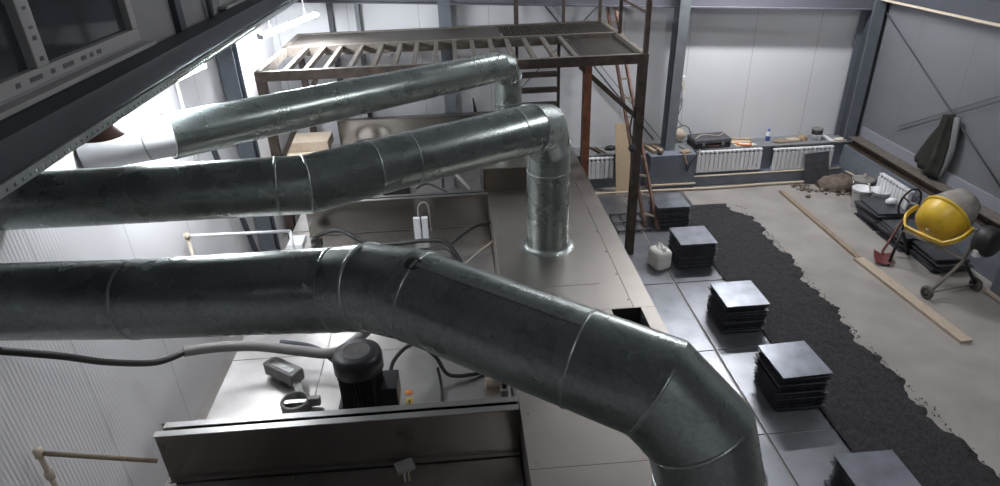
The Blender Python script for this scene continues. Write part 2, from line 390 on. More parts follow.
tag(MB().box(5.58,7.62,0,5.66,10.05,.035).build('timber_plank','woodd'),'thin dusty brown plank on concrete, the farther of the two','plank')
tag(MB().bar((5.60,7.60,.02),(5.72,5.6,.02),.15,.04).build('timber_plank','wood'),'wider pale plank on concrete beside the shovel','plank')

# plate stacks
def plate_mesh():
    b=MB().box(-.26,-.27,.024,.26,.27,.032).box(-.235,-.245,0,.235,.245,.006).box(-.24,-.25,.006,.24,.25,.024)
    return b
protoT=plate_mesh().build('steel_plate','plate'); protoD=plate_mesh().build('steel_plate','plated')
# the underside of each plate is a dark tray: second material on the sides of dark ones only
stacks=[(3.30,9.16,11,'farthest stack, behind the jerrycan'),(3.24,7.90,12,'stack right of the milky jerrycan'),(3.27,6.35,12,'middle stack of five'),(3.29,5.02,13,'second stack from the front'),(3.31,3.52,12,'nearest stack of five')]
usedT=usedD=False
ordn=['lowest','second from the bottom','third from the bottom','fourth from the bottom','fifth from the bottom','sixth from the bottom','seventh from the bottom','eighth from the bottom','ninth from the bottom','tenth from the bottom','eleventh from the bottom','twelfth from the bottom']
for si,(sx,sy,n,desc) in enumerate(stacks):
    for k in range(n):
        top = k==n-1
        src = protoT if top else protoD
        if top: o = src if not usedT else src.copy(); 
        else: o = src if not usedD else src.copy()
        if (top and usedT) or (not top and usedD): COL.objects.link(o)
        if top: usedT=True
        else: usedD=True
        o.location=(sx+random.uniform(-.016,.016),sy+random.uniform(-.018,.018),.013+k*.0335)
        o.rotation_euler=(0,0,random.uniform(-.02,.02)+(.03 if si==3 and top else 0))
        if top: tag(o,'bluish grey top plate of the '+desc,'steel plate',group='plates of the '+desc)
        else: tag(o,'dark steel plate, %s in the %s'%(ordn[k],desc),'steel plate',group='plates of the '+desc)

# jerrycan
t=thing('jerrycan','milky plastic jerrycan on the steel sheets beside a plate stack','canister',(2.74,7.78,.012),local=True)
b=MB(); sec=[(0,.11,.13),(.02,.125,.145),(.12,.128,.148),(.14,.122,.142),(.16,.128,.148),(.24,.126,.146),(.275,.105,.125),(.29,.07,.1)]
def rr(a,c_,z,n=28):
    out=[]
    for k in range(n):
        th=2*PI*k/n; cx=math.copysign(abs(math.cos(th))**.45,math.cos(th)); cy=math.copysign(abs(math.sin(th))**.45,math.sin(th)); out.append(V((cx*a,cy*c_,z)))
    return out
b.rings([rr(a,c_,z) for z,a,c_ in sec]); b.build('can_body','plastic',t)
MB().curve([(0,.07,.27),(0,.06,.335),(0,-.02,.345),(0,-.05,.285)],.016,10).build('handle','plastic',t)
MB().lathe([(.03,.28),(.03,.33),(.0,.33)],(0,-.085,0),(0,0,1),20).build('cap','plastic',t)
t.rotation_euler=(0,0,.35)

# black frame lying on the sheets
b=MB()
for x in (2.42,2.58,2.74,2.92): b.box(x-.018,8.86,.013,x+.018,9.46,.035)
for y in (8.86,9.16,9.46): b.box(2.402,y-.018,.035,2.938,y+.018,.055)
tag(b.build('floor_grid','plated'),'black barred metal frame lying on the sheets by the ladder foot','frame')

# ------------------------------------------------------------------ the stainless machine
T=thing('drying_machine','long stainless steel process machine with recessed bays and a raised side housing','machine',(-.3,5,0))
MB().box(-2.2,.4,0,.3,10.85,1.055).build('machine_body','stain',T)
bays=[(.45,3.42),(3.62,7.26),(7.44,10.72)]
for bi,(y0,y1) in enumerate(bays):
    ny=3; L=(y1-y0)/ny; xs=[-2.195,-1.35,-.29,.295]
    for j in range(ny):
        for i in range(3):
            MB().box(xs[i]+.004,y0+j*L+.004,1.056,xs[i+1]-.004,y0+(j+1)*L-.004,1.07).build('cover_plate','staindeck',T)
def partition(y,x0,x1,ztop=1.5):
    b=MB()
    for (ya,s) in ((y,1),(y+.13,-1)):
        b.box(x0,min(ya,ya+s*.004),1.056,x1,max(ya,ya+s*.004),ztop-.002)
    b.build('partition_panel','stainpanel',T)
    MB().box(x0-.01,y-.004,ztop-.006,x1,y+.05,ztop).box(x0+.03,y+.08,ztop-.006,x1,y+.134,ztop).build('folded_edge','stainedge',T)
    MB().box(x0,y,1.07,x1,y-.03,1.078).build('foot_flange','stainedge',T)
partition(3.46,-2.24,.305); partition(7.30,-1.95,.305); partition(10.70,-2.05,.9)
# housing with an opening in its top
hx0,hx1,hy0,hy1,hz=.31,1.63,.4,9.0,1.5
ox0,ox1,oy0,oy1=1.24,1.50,4.05,4.62
b=MB()
b.box(hx0,hy0,0,hx0+.006,hy1,hz-.004).box(hx1-.006,hy0,0,hx1,hy1,hz-.004).box(hx0,hy0,0,hx1,hy0+.006,hz-.004).box(hx0,hy1-.006,0,hx1,hy1,hz-.004)
b.build('housing_side','stainhood',T)
b=MB()
xs=[hx0,.98,1.44-.0,hx1]
def topp(x0,y0,x1,y1): MB().box(x0+.002,y0+.002,hz-.005,x1-.002,y1-.002,hz).build('housing_top','stainhood',T)
for (ya,yb) in ((hy0,2.9),(2.9,oy0)): topp(hx0,ya,1.44,yb)
topp(hx0,oy0,ox0,oy1); topp(hx0,oy1,1.44,7.36); topp(.9,7.36,1.44,hy1)
b=MB(); 
for (ya,yb) in ((hy0,oy0),(oy1,hy1)): topp(1.44,ya,hx1,yb)
topp(ox1,oy0,hx1,oy1)
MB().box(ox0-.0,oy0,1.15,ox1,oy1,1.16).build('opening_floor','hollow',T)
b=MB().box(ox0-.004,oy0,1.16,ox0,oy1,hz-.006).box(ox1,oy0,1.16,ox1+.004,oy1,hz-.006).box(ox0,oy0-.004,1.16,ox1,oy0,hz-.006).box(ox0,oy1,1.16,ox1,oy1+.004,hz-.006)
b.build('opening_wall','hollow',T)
MB().box(.26,7.36,1.08,.90,8.7,1.80).build('raised_box','stainblock',T)
MB().box(.25,7.35,1.80,.91,8.71,1.812).build('raised_box_lid','stainhood',T)
MB().box(.5,5.05,1.501,1.22,6.9,1.503).build('backing_plate','stainhood',T)
b=MB()
for y in [x*.45+.7 for x in range(18)]:
    for x in (1.42,.36): b.lathe([(.009,0),(.009,.004),(.0,.006)],(x,y,1.5),(0,0,1),10)
b.build('rivet','chrome',T)['kind']='stuff'

# ------------------------------------------------------------------ ducts
def seg_rings(p0,p1,n0,n1,r,N=56):
    d=(p1-p0).normalized(); x=d.cross(V((0,0,1)))
    if x.length<.2: x=d.cross(V((0,1,0)))
    x.normalize(); y=x.cross(d); out=[]
    for p,n in ((p0,n0),(p1,n1)):
        ring=[]
        for k in range(N):
            q=(x*math.cos(2*PI*k/N)+y*math.sin(2*PI*k/N))*r
            t=-(q.dot(n))/d.dot(n); ring.append(p+q+d*t)
        out.append(ring)
    return out
def duct(label, pts, r, joints, names, rims, seams, taper={}, m='galv'):
    """pts: centreline; joints between pieces are mitred; rims = indices of joints with a raised bead; seams=[(piece,t)]"""
    pts=[V(p) for p in pts]; rs=r if isinstance(r,list) else [r]*(len(pts)-1)
    t=thing('ventilation_duct',label,'duct',tuple(pts[-1]))
    ds=[(b_-a).normalized() for a,b_ in zip(pts,pts[1:])]
    ns=[ds[0]]+[((a+b_).normalized()) for a,b_ in zip(ds,ds[1:])]+[ds[-1]]
    for i in range(len(ds)):
        rg=seg_rings(pts[i],pts[i+1],ns[i],ns[i+1],rs[i])
        if i in taper: rg[0]=seg_rings(pts[i],pts[i+1],ns[i],ns[i+1],taper[i])[0]
        MB().rings(rg,False,False).build(names[i],m,t)
    for i in rims:
        R=max(rs[max(i-1,0)],rs[min(i,len(rs)-1)]); b=MB()
        d=ds[min(i,len(ds)-1)]; n=ns[i]; rg=[]
        for rad,off in ((R-.006,-.009),(R+.005,-.007),(R+.007,0),(R+.005,.007),(R-.006,.009)):
            rg.append(seg_rings(pts[i]+n*off,pts[i]+n*off+n,n,n,rad)[0])
        b.rings(rg,False,False).build('joint_rim','galv2',t)
    for i,u in seams:
        a=pts[i].lerp(pts[i+1],u); d=ds[i]; rg=[]
        for rad,off in ((rs[i]-.002,-.009),(rs[i]+.0028,-.006),(rs[i]+.0028,.006),(rs[i]-.002,.009)):
            rg.append(seg_rings(a+d*off,a+d*off+d,d,d,rad)[0])
        MB().rings(rg,False,False).build('seam_band','galv2',t)
    return t,pts,ds
# near duct
t,p,ds=duct('largest galvanised duct, nearest the camera, its elbow turning down at lower right',
 [(-2.95,3.05,2.93),(-1.63,2.79,3.02),(-.60,2.56,3.14),(-.44,2.48,3.19),(-.24,2.33,3.23),(.66,1.765,3.12),(.80,1.67,2.98),(.84,1.63,2.80),(.84,1.63,1.50)],.198,None,
 ['duct_section','duct_section','elbow_section','elbow_section','duct_section','elbow_section','elbow_section','riser_section'],[3,5,6,7],[(1,.0),(1,.985),(4,.03),(4,.72)])
MB().lathe([(.20,.03),(.205,.004),(.26,.002)],(.84,1.63,1.5),(0,0,1),40).build('base_flange','galv2',t)
# folded lock seam along the top of its sloping length
a,c_=p[4],p[5]; d=ds[4]; up=(V((-.05,-.22,.95))-d*V((-.05,-.22,.95)).dot(d)).normalized()
MB().bar(a+up*.199+d*.05,a.lerp(c_,.72)+up*.199,.022,.008,up=up).build('lock_seam','galv2',t)
MB().lathe([(.036,0),(.03,.002),(.0,.001)],a+up*.197+d*.03,up,18).build('tear_hole','hollow',t)
# middle duct
t,p,ds=duct('middle galvanised duct, joining the housing through a vertical riser in plain view',
 [(-2.95,3.91,3.12),(-2.45,4.01,3.08),(-1.10,4.28,2.975),(.60,5.26,2.97),(.76,5.56,2.88),(.85,5.84,2.60),(.85,5.87,1.50)],[.187,.207,.208,.213,.213,.213],None,
 ['duct_section','duct_section','duct_section','elbow_section','elbow_section','riser_section'],[2,3,4,5],[(1,.86),(2,.26),(2,.42),(2,.93),(5,.22)],{0:.176,1:.187})
b=MB().lathe([(.216,.05),(.22,.006),(.285,.003)],(.85,5.87,1.5),(0,0,1),40); b.build('base_flange','galv2',t)
b=MB()
for k in range(14):
    th=2*PI*k/14; b.lathe([(.008,0),(.008,.006),(0,.008)],(.85+.26*math.cos(th),5.87+.26*math.sin(th),1.503),(0,0,1),8)
b.build('flange_bolts','chrome',t)['kind']='stuff'
# far duct: a wide sleeve pushed over the wall piece, which has tube glare painted in
t,p,ds=duct('farthest galvanised duct, passing before the rack to a short riser',
 [(-2.33,5.13,3.11),(.50,7.62,2.975),(.58,7.74,2.93),(.63,7.82,2.80),(.63,7.85,1.812)],.168,None,
 ['duct_section','elbow_section','elbow_section','riser_section'],[0,1,2,3],[(0,.06),(3,.3)],{0:.186})
t,p,ds=duct('farthest duct stub at the left wall, lightened with painted glare of the tube light',
 [(-2.95,5.02,3.055),(-2.22,5.19,3.11)],.158,None,['duct_section'],[],[(0,.62)],m='glareduct')

# ------------------------------------------------------------------ rack of brown steel
T=thing('steel_rack','tall brown welded steel rack straddling the machine, ladder-like top beams','rack',(0,9.5,0))
zt=2.93
def leg(x,y,w,m='rust',z1=zt-.12,lab=None):
    o=MB().box(x-w/2,y-w/2,0,x+w/2,y+w/2,z1).build('post',m,T)
    if lab: o['label']=lab
leg(2.41,8.20,.11); leg(-2.42,8.20,.11); leg(1.70,8.20,.09,'rustred',lab='reddish post'); leg(2.16,10.6,.09); leg(-2.42,10.5,.09)
b=lambda: MB()
o=MB().box(-2.48,8.15,zt-.12,2.47,8.16,zt).build('front_beam','rust',T)
MB().box(-2.48,8.162,zt-.12,2.47,8.25,zt-.112).build('front_beam_lip','rust',T)
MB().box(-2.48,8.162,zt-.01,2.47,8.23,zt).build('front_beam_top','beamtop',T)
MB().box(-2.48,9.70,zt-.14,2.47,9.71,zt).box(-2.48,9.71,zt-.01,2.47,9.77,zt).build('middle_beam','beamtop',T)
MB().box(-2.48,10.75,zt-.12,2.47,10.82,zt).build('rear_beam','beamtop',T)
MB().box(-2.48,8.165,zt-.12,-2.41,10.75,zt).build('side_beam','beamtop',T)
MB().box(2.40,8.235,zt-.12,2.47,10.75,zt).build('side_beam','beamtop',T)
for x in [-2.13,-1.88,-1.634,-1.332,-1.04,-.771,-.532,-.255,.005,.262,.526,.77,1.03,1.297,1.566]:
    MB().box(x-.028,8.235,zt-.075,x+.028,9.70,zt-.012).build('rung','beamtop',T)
MB().box(-2.41,9.775,zt-.03,.72,10.75,zt-.015).build('deck_plate','grate',T)
g_=MB()
x=.75
while x<2.38: g_.box(x,9.775,zt-.04,x+.012,10.75,zt-.012); x+=.045
y=9.8
while y<10.74: g_.box(.75,y,zt-.036,2.39,y+.008,zt-.018); y+=.09
g_.build('grating','grate',T)
g_=MB(); x=1.62
while x<2.39: g_.box(x,8.26,zt-.085,x+.02,9.69,zt-.06); x+=.038
g_.build('grating','grate',T)
def post(x,y,z1=4.3,w=.045): MB().box(x-w/2,y-w/2,zt,x+w/2,y+w/2,z1).build('guard_post','rust',T)
post(1.03,10.79,w=.07); post(1.80,10.79); post(2.38,10.70); post(2.44,9.60); post(2.44,8.22,w=.06)
MB().bar((2.44,8.22,3.42),(2.44,10.70,3.42),.035).build('guard_rail','rust',T)
MB().bar((1.03,10.79,3.95),(2.44,10.79,3.95),.035).build('guard_rail','rust',T)
MB().bar((1.60,8.20,2.80),(2.37,8.20,2.10),.06,.05,up=(0,1,0)).build('brace','rust',T)
MB().bar((-1.75,8.20,2.80),(-2.37,8.20,1.75),.06,.05,up=(0,1,0)).build('brace','rust',T)
for x in (.95,1.60): MB().box(x-.02,9.93,0,x+.02,9.99,zt-.125).build('stair_stringer','rust',T)
for k in range(10): MB().box(.975,9.85,2.28-.24*k,1.575,10.05,2.325-.24*k).build('stair_tread','rust',T)
# clamp and cable on the main post
tag(MB().lathe([(.05,0),(.05,.04),(.0,.05)],(2.30,8.05,1.72),(0,-1,0),18).build('cable_reel','coldark'),'small round dark fitting hanging beside the main rack post','fitting')
tag(MB().curve([(2.30,8.1,2.2),(2.27,8.08,1.95),(2.34,8.06,1.75)],.012,8).build('hanging_cable','coldark'),'dark cable hanging beside the main rack post','cable')

# ladder leaning on the rack
T=thing('ladder','reddish worn ladder leaning on the right side of the rack','ladder',(3.03,9.05,.013))
A0,A1=V((3.05,8.87,.013)),V((2.68,10.93,3.12)); B0,B1=V((2.88,9.02,.013)),V((2.57,11.03,3.10))
MB().bar(A0,A1,.035,.07).build('ladder_rail','ladder',T); MB().bar(B0,B1,.035,.07).build('ladder_rail','ladder',T)
for k in range(11):
    u=.06+k*.087; MB().bar(A0.lerp(A1,u),B0.lerp(B1,u),.03,.03).build('rung','cream',T)

# ------------------------------------------------------------------ radiators
def radiator(x0,n,label,loc,rotz=0,h=.39):
    t=thing('radiator',label,'radiator',loc,local=True,group='white sectional radiators')
    t.rotation_euler=(0,0,rotz)
    for k in range(n):
        x=k*.08
        b=MB().box(x+.004,-.05,0,x+.074,-.042,h-.055).box(x+.030,-.045,.0,x+.048,.03,h-.02)
        b.box(x+.004,-.04,h-.03,x+.074,.03,h).box(x+.008,-.02,0,x+.07,.02,.03)
        b.build('radiator_section','white',t,bevel=.003)
    MB().tube([(0,0,.05),(n*.08,0,.05)],.016,8).build('header_pipe','white',t)
    for x in (.06,n*.08-.06): MB().box(x-.01,.03,h*.5,x+.01,.075,h*.5+.04).build('bracket','coldark',t)
radiator(0,6,'white radiator behind the reddish rack post, left of the chipboard',(2.22,10.57,.25))
radiator(0,15,'white radiator under the black case',(4.21,10.57,.26))
radiator(0,14,'white radiator with dark board leaning on it',(5.62,10.57,.22),h=.40)
radiator(0,10,'white radiator on right wall behind the dark plates',(6.90,9.35,.18),-PI/2)
def pipe(pts,r,label,m='cream',name='heating_pipe'): return tag(MB().curve(pts,r,10,4).build(name,m),label,'pipe')
pipe([(4.18,10.46,.215),(5.0,10.46,.215),(5.6,10.46,.22),(6.85,10.46,.22)],.016,'pale heating pipe running below the far wall radiators')
pipe([(2.0,10.37,.03),(3.3,10.36,.03),(4.4,10.33,.03),(5.6,10.36,.03),(6.7,10.36,.03)],.022,'pale pipe lying on floor along the far wall')
pipe([(6.9,10.3,.22),(6.9,10.0,.24),(6.9,9.75,.2),(6.93,9.5,.2)],.016,'pale heating pipe bending along the right wall')
tag(MB().box(3.3,10.38,.10,4.18,10.415,.125).build('skirting_strip','cream'),'pale strip along the foot of the blue-grey block','strip')

# things on the sill
ZS=.656
t=thing('tool_case','black hard tool case lying on the sill','case',(4.52,10.85,ZS),local=True); t.rotation_euler=(0,0,.05)
MB().box(-.34,-.19,0,.34,.19,.085).build('case_base','black',t,bevel=.015); MB().box(-.345,-.195,.09,.345,.195,.17).build('case_lid','plated',t,bevel=.02)
for x in (-.18,.18): MB().box(x-.025,-.21,.06,x+.025,-.19,.12).build('latch','greyp',t)
MB().curve([(-.08,-.2,.06),(-.08,-.235,.06),(.08,-.235,.06),(.08,-.2,.06)],.009,8,3).build('handle','red',t)
MB().curve([(-.3,-.1,.18),(-.1,.05,.185),(.15,-.03,.18),(.3,.08,.18)],.008,6).build('cord','cream',t)
tag(MB().box(4.95,10.80,ZS,5.30,11.02,ZS+.03).build('cardboard_sheet','ply',bevel=.004),'tan cardboard sheet lying behind papers on the sill','cardboard')
tag(MB().bar((4.98,10.98,ZS+.05),(5.35,10.9,ZS+.05),.05,.03).build('wooden_batten','wood'),'short pale batten lying on the cardboard by the case','batten')
tag(MB().prism([(4.98,10.68),(5.36,10.70),(5.34,10.79),(4.96,10.78)],ZS,ZS+.012).build('paper_sheet','paper'),'white papers at sill edge right of the case','paper')
t=thing('orange_folder','orange and white printed folder on papers by the case','folder',(5.1,10.72,ZS+.014),local=True); t.rotation_euler=(0,0,-.3)
MB().box(-.1,-.04,0,.16,.06,.02).build('folder_cover','orange',t); MB().box(-.06,-.02,.02,.12,.04,.022).build('printed_sheet','white',t)
t=thing('spray_bottle','blue and white bottle standing on sill between the radiators','bottle',(5.66,10.92,ZS),local=True)
MB().lathe([(.0,0),(.036,0),(.038,.02),(.038,.09)],n=20).build('bottle_base','blue',t); MB().lathe([(.0385,.09),(.036,.13),(.016,.16),(.014,.175),(.014,.19)],n=20).build('bottle_body','white',t)
MB().lathe([(.02,.18),(.02,.215),(0,.215)],n=16).build('cap','blue',t)
def clump(cx,cy,z,a,c_,h,seed,name,m,label,cat,zmin=None):
    rnd=random.Random(seed); b=MB(); n=26; R=[]
    for j in range(7):
        u=j/6; rad=math.cos(u*PI/2)**.6 if j<6 else .02
        R.append([V((cx+a*rad*math.cos(2*PI*k/n)*(1+rnd.uniform(-.13,.13)),cy+c_*rad*math.sin(2*PI*k/n)*(1+rnd.uniform(-.13,.13)),z+h*math.sin(u*PI/2)*(1+rnd.uniform(-.12,.12)) if j else z)) for k in range(n)])
    b.rings(R); return tag(b.build(name,m),label,cat)
clump(5.85,10.80,ZS,.13,.08,.05,1,'rag','woodd','crumpled brown rag on the sill beside the bottle','rag')
tag(MB().box(5.98,10.76,ZS,6.20,10.92,ZS+.035).build('wooden_offcut','wood',bevel=.004),'flat wooden offcut on the sill above the right radiator','offcut')
clump(6.28,10.84,ZS,.09,.07,.09,2,'work_glove','cardb','brown work gloves heaped beside the black bucket','gloves')
t=thing('paint_bucket','black and white bucket standing on the sill','bucket',(6.55,10.86,ZS),local=True)
MB().lathe([(0,0),(.085,0),(.092,.10)],n=28).build('bucket_base','white',t); MB().lathe([(.093,.10),(.098,.19),(.094,.19),(.09,.12),(0,.12)],n=28).build('bucket_body','black',t)
MB().lathe([(.1,.185),(.1,.2),(.085,.205),(.05,.195),(0,.195)],n=28).build('lid','greyp',t); MB().box(-.1,-.102,.09,.1,-.094,.105).box(-.012,-.104,.0,.012,-.096,.1).build('label_band','white',t)
tag(MB().box(6.72,10.66,ZS,6.80,10.98,ZS+.02).build('white_strip','white'),'white flat strip on the sill near the corner','strip')
tag(MB().box(6.83,10.66,ZS,7.02,10.78,ZS+.03).build('small_board','paper'),'small pale board at the end of the sill, near corner column','board')
# on the block
for x,l in ((3.40,'dusty wooden offcut on the block, left one'),(3.53,'dusty wooden offcut on the block, right one')):
    tag(MB().bar((x+.04,10.55,.69),(x-.03,10.9,.69),.085,.05).build('wooden_offcut','woodd',bevel=.004),l,'offcut',group='offcuts on the block')
tag(MB().box(3.47,10.47,.661,3.55,10.53,.69).build('small_block','black'),'small black piece before the offcuts on the block','piece')
tag(MB().lathe([(0,0),(.12,0),(.125,.012),(.12,.024),(0,.024)],(4.02,11.05,.80),(0,-1,.12),28).build('round_board','cream'),'round tan disc leaning at wall behind the cables','disc')
t=thing('cable_coil','dark cable looping over the round disc and hanging before the block','cable',(4.0,10.7,.7))
b=MB().tube([(4.05+.15*math.cos(a*.3),10.98-.03*a/10,.86+.15*math.sin(a*.3)) for a in range(23)],.008,8).curve([(3.94,10.93,1.75),(3.98,10.95,1.4),(3.93,10.95,1.15),(4.06,10.98,1.0)],.006,8)
b.build('cable_loop','coldark',t)
MB().curve([(3.95,10.8,.68),(4.0,10.6,.68),(3.98,10.41,.6),(4.0,10.40,.35),(4.05,10.40,.5),(4.2,10.45,.68),(4.3,10.9,.67)],.008,8).build('cable_tail','black',t)
clump(3.98,10.52,.66,.10,.06,.05,4,'work_glove','cardb','brown glove hanging at front edge of the block','glove')
tag(MB().bar((3.93,10.44,.685),(3.99,10.41,.50),.09,.03).build('hand_trowel','cardb'),'brown strap-like tool hanging over the front of the block','tool')
t=thing('junction_box','cream electrical box on the far wall beside the grey column','box',(3.98,11.06,1.68),local=True)
MB().box(-.05,-.03,-.2,.06,.04,.2).build('box_body','white',t,bevel=.008); MB().box(-.04,-.036,-.05,.05,-.03,.15).build('box_door','paper',t)
for x,l in ((2.44,'dark bar on the sill behind the reddish post, left one'),(2.54,'pale bar on the sill behind the reddish post, right one')):
    tag(MB().bar((x+.05,10.70,.672),(x-.07,11.02,.672),.03,.03).build('metal_bar','woodd' if x>2.5 else 'rust'),l,'bar',group='bars on the left sill')
clump(2.72,10.9,ZS,.10,.07,.07,5,'dark_rag','black','black bundle on the sill beside the chipboard','bundle')
tag(MB().bar((2.86,10.36,.0),(2.84,10.60,1.24),.26,.018,up=(0,1,0)).build('chipboard_panel','ply'),'upright tan chipboard panel leaning beside the left radiator','board')
tag(MB().bar((6.40,10.30,.0),(6.36,10.42,.56),.44,.02,up=(0,1,0)).build('dark_board','plated'),'dark square board leaning against a white radiator','board')

# ------------------------------------------------------------------ right side: beam, buckets, plates, mixer
t=thing('steel_beam','long brown steel beam lying on the right wall ledge','beam',(7.1,8,.6))
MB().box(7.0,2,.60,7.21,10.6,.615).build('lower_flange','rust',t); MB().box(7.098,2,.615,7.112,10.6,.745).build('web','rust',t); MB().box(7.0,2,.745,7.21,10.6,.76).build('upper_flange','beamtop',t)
clump(6.72,10.12,0,.42,.26,.20,11,'earth_heap','dirt','heap of brown earth and rubble in the far right corner','earth')
b=MB(); rnd=random.Random(3)
for k in range(60):
    x=rnd.uniform(5.9,6.95); y=rnd.uniform(9.75,10.33); r=rnd.uniform(.015,.05)
    b.lathe([(0,-r*.5),(r,-r*.2),(r*.9,r*.4),(0,r*.7)],(x,y,r*.4),(rnd.uniform(-.3,.3),rnd.uniform(-.3,.3),1),7,smooth=False)
tag(b.build('rubble','dirt'),'small brown rubble pieces around the earth heap','rubble',kind='stuff')
def bucket(loc,label,m='white',h=.34,r=.16,handle=True):
    t=thing('bucket',label,'bucket',loc,local=True)
    MB().lathe([(0,0),(r*.82,0),(r,h),(r+.008,h),(r+.008,h-.02),(r-.004,h-.004),(r*.8,.02),(0,.02)],n=32).build('bucket_body',m,t)
    MB().lathe([(r*.95,h-.06),(r+.006,h-.055),(r+.006,h-.045),(r*.96,h-.04)],n=32).build('rib','greyp',t)
    MB().tube([(r*1.02*math.cos(a),.02-.1*math.sin(a),h-.03+ -.12*math.sin(a)) for a in [PI*k/14 for k in range(15)]],.004,6).build('handle','chrome',t)
    return t
bucket((6.60,9.28,0),'white bucket on floor in front of the lidded grey drum')
t=bucket((6.93-.12,9.62,0),'lidded grey bucket with a tap-like top behind the white bucket','greyp',.34,.17)
MB().lathe([(.18,.335),(.18,.355),(.1,.38),(.03,.39),(.03,.45),(0,.45)],n=28).build('lid','cement',t)
t=bucket((6.80,9.12,0),'white bucket with a stick in it beside the dark plates','white',.36,.16)
MB().bar((-.02,.02,.03),(-.2,.06,.46),.03,.02).build('stirring_stick','paper',t)
# dark plate piles
def dplate(w,d): return MB().box(-w/2,-d/2,0,w/2,d/2,.014)
pd=dplate(.46,.62).build('dark_plate','plated'); first=True
piles=[(6.62,8.72,10,'pile beside the buckets'),(6.60,8.05,8,'pile behind the handwheel of the mixer'),(6.66,7.40,7,'pile behind mixer legs')]
rnd=random.Random(9)
for px,py,n,desc in piles:
    for k in range(n):
        o=pd if first else pd.copy()
        if not first: COL.objects.link(o)
        first=False
        o.location=(px+rnd.uniform(-.05,.05)-(.04 if n>2 else 0),py+rnd.uniform(-.04,.04),.001+k*.030 if n>2 else .001+k*.016); o.rotation_euler=(0,0,rnd.uniform(-.12,.12))
        tag(o,('black steel plate on top of the ' if k==n-1 else 'black steel plate, %s in the '%ordn[k])+desc,'steel plate',group='black plates, '+desc)
clump(6.72,8.72,.32,.09,.07,.08,14,'plastic_bag','white','crumpled white bag on the dark plates beside the bucket','bag')

# shovel
t=thing('shovel','dark red shovel with its blade on the floor beside the plank','shovel',(5.95,7.6,0))
b=MB(); pts=[]
for j in range(7):
    u=j/6; row=[]
    for i in range(9):
        v=i/8*2-1; wd=.125*(1-.25*u**3); row.append(b.bm.verts.new((5.98+ (u-.5)*.0+v*wd*.9-u*.16, 7.64-v*wd*.45-u*.26, .03+.05*v*v*(1-u*.5)+.02*(1-u))))
    pts.append(row)
for a,c_ in zip(pts,pts[1:]):
    for i in range(8): b.bm.faces.new([a[i],a[i+1],c_[i+1],c_[i]]).smooth=True
o=b.build('blade','red',t); s=o.modifiers.new('s','SOLIDIFY'); s.thickness=.005
MB().tube([(5.96,7.60,.045),(6.0,7.68,.07),(6.30,7.80,.62)],[.022,.019,.016],10).build('handle','red',t)

# concrete mixer
C_=V((6.22,7.05,.90)); pv=V((-.3,.95,0)).normalized(); ax=V((.78,.25,.42)).normalized(); pz=pv.cross(ax)
T=thing('concrete_mixer','yellow concrete mixer with cement-crusted drum standing on two small wheels','concrete mixer',(6.25,7.05,0))
MB().lathe([(0,-.29),(.12,-.285),(.20,-.255),(.255,-.19),(.285,-.10),(.30,.0)],C_,ax,44).build('lower_drum','yellow',T)
MB().lathe([(.30,0),(.325,.005),(.325,.035),(.30,.04)],C_,ax,44).build('gear_ring','yellow',T)
MB().lathe([(.30,.04),(.285,.14),(.24,.27),(.19,.37),(.195,.375),(.18,.37),(.22,.27),(.26,.15),(.27,.04)],C_,ax,44).build('upper_drum','cement',T)
MB().lathe([(.03,-.31),(.03,-.285),(0,-.31)],C_,ax,14).build('drum_bearing','paper',T)
# U yoke
u=[C_+pv*.38]
for k in range(-6,7):
    s=k/6*1.0; u.append(C_-pv*s*.33-ax*(.36-.05*abs(s)**4)-V((0,0,.03)))
u.append(C_-pv*.38)
b=MB(); P=smooth_path([u[0],u[0]-ax*.2]+u[2:-2]+[u[-1]-ax*.2,u[-1]],5)
for a,c_ in zip(P,P[1:]):
    b.bar(a,c_+(c_-a)*.15,.028,.062,up=ax.cross((c_-a)).cross(c_-a)+V((0.001,0,0)) if False else tuple(pz))
b.build('drum_yoke','yellow',T)
P1=C_+pv*.47; P2=C_-pv*.44
MB().tube([C_+pv*.37,P1+pv*.02],.025,12).tube([C_-pv*.37,P2],.025,12).build('pivot','greyp',T)
hw=C_+pv*.50; 
b=MB(); w1=V((.75,.24,0)).normalized(); w2=V((0,0,1))
ring=[hw+(w1*math.cos(2*PI*k/36)+w2*math.sin(2*PI*k/36))*.20 for k in range(37)]; b.tube(ring,.014,10)
for k in range(3): a=2*PI*k/3+.4; b.tube([hw,hw+(w1*math.cos(a)+w2*math.sin(a))*.2],.010,8)
b.build('hand_wheel','black',T)
q1=V((6.06,7.50,.50)); q2=V((6.30,6.62,.50))
MB().tube([q1+V((0,.03,0)),q2],.024,12).build('frame_tube','cement',T)
MB().tube([P1,q1],.022,10).tube([q1,(5.92,7.40,.0)],.02,10).build('frame_leg','black',T)
MB().tube([q1,(6.38,7.66,.0)],.02,10).build('frame_leg','black',T)
MB().tube([P2,q2],.022,10).tube([q2,(5.93,6.55,.10)],.02,10).build('frame_leg','cement',T)
MB().tube([q2,(6.60,6.66,.10)],.02,10).build('frame_leg','black',T)
MB().tube([(5.86,6.54,.09),(6.60,6.66,.09)],.014,10).build('axle','cement',T)
def wheel(c,d):
    w=MB().lathe([(.05,-.022),(.08,-.024),(.09,-.012),(.09,.012),(.08,.024),(.05,.022)],c,d,28).build('wheel','dusty',T)
    h=MB().lathe([(0,-.018),(.02,-.018),(.02,-.008),(.05,-.008),(.05,.008),(.02,.008),(.02,.018),(0,.018)],c,d,20).build('hub','greyp',w)
wheel((5.88,6.55,.09),(.98,.15,0)); wheel((6.62,6.66,.09),(.98,.15,0))
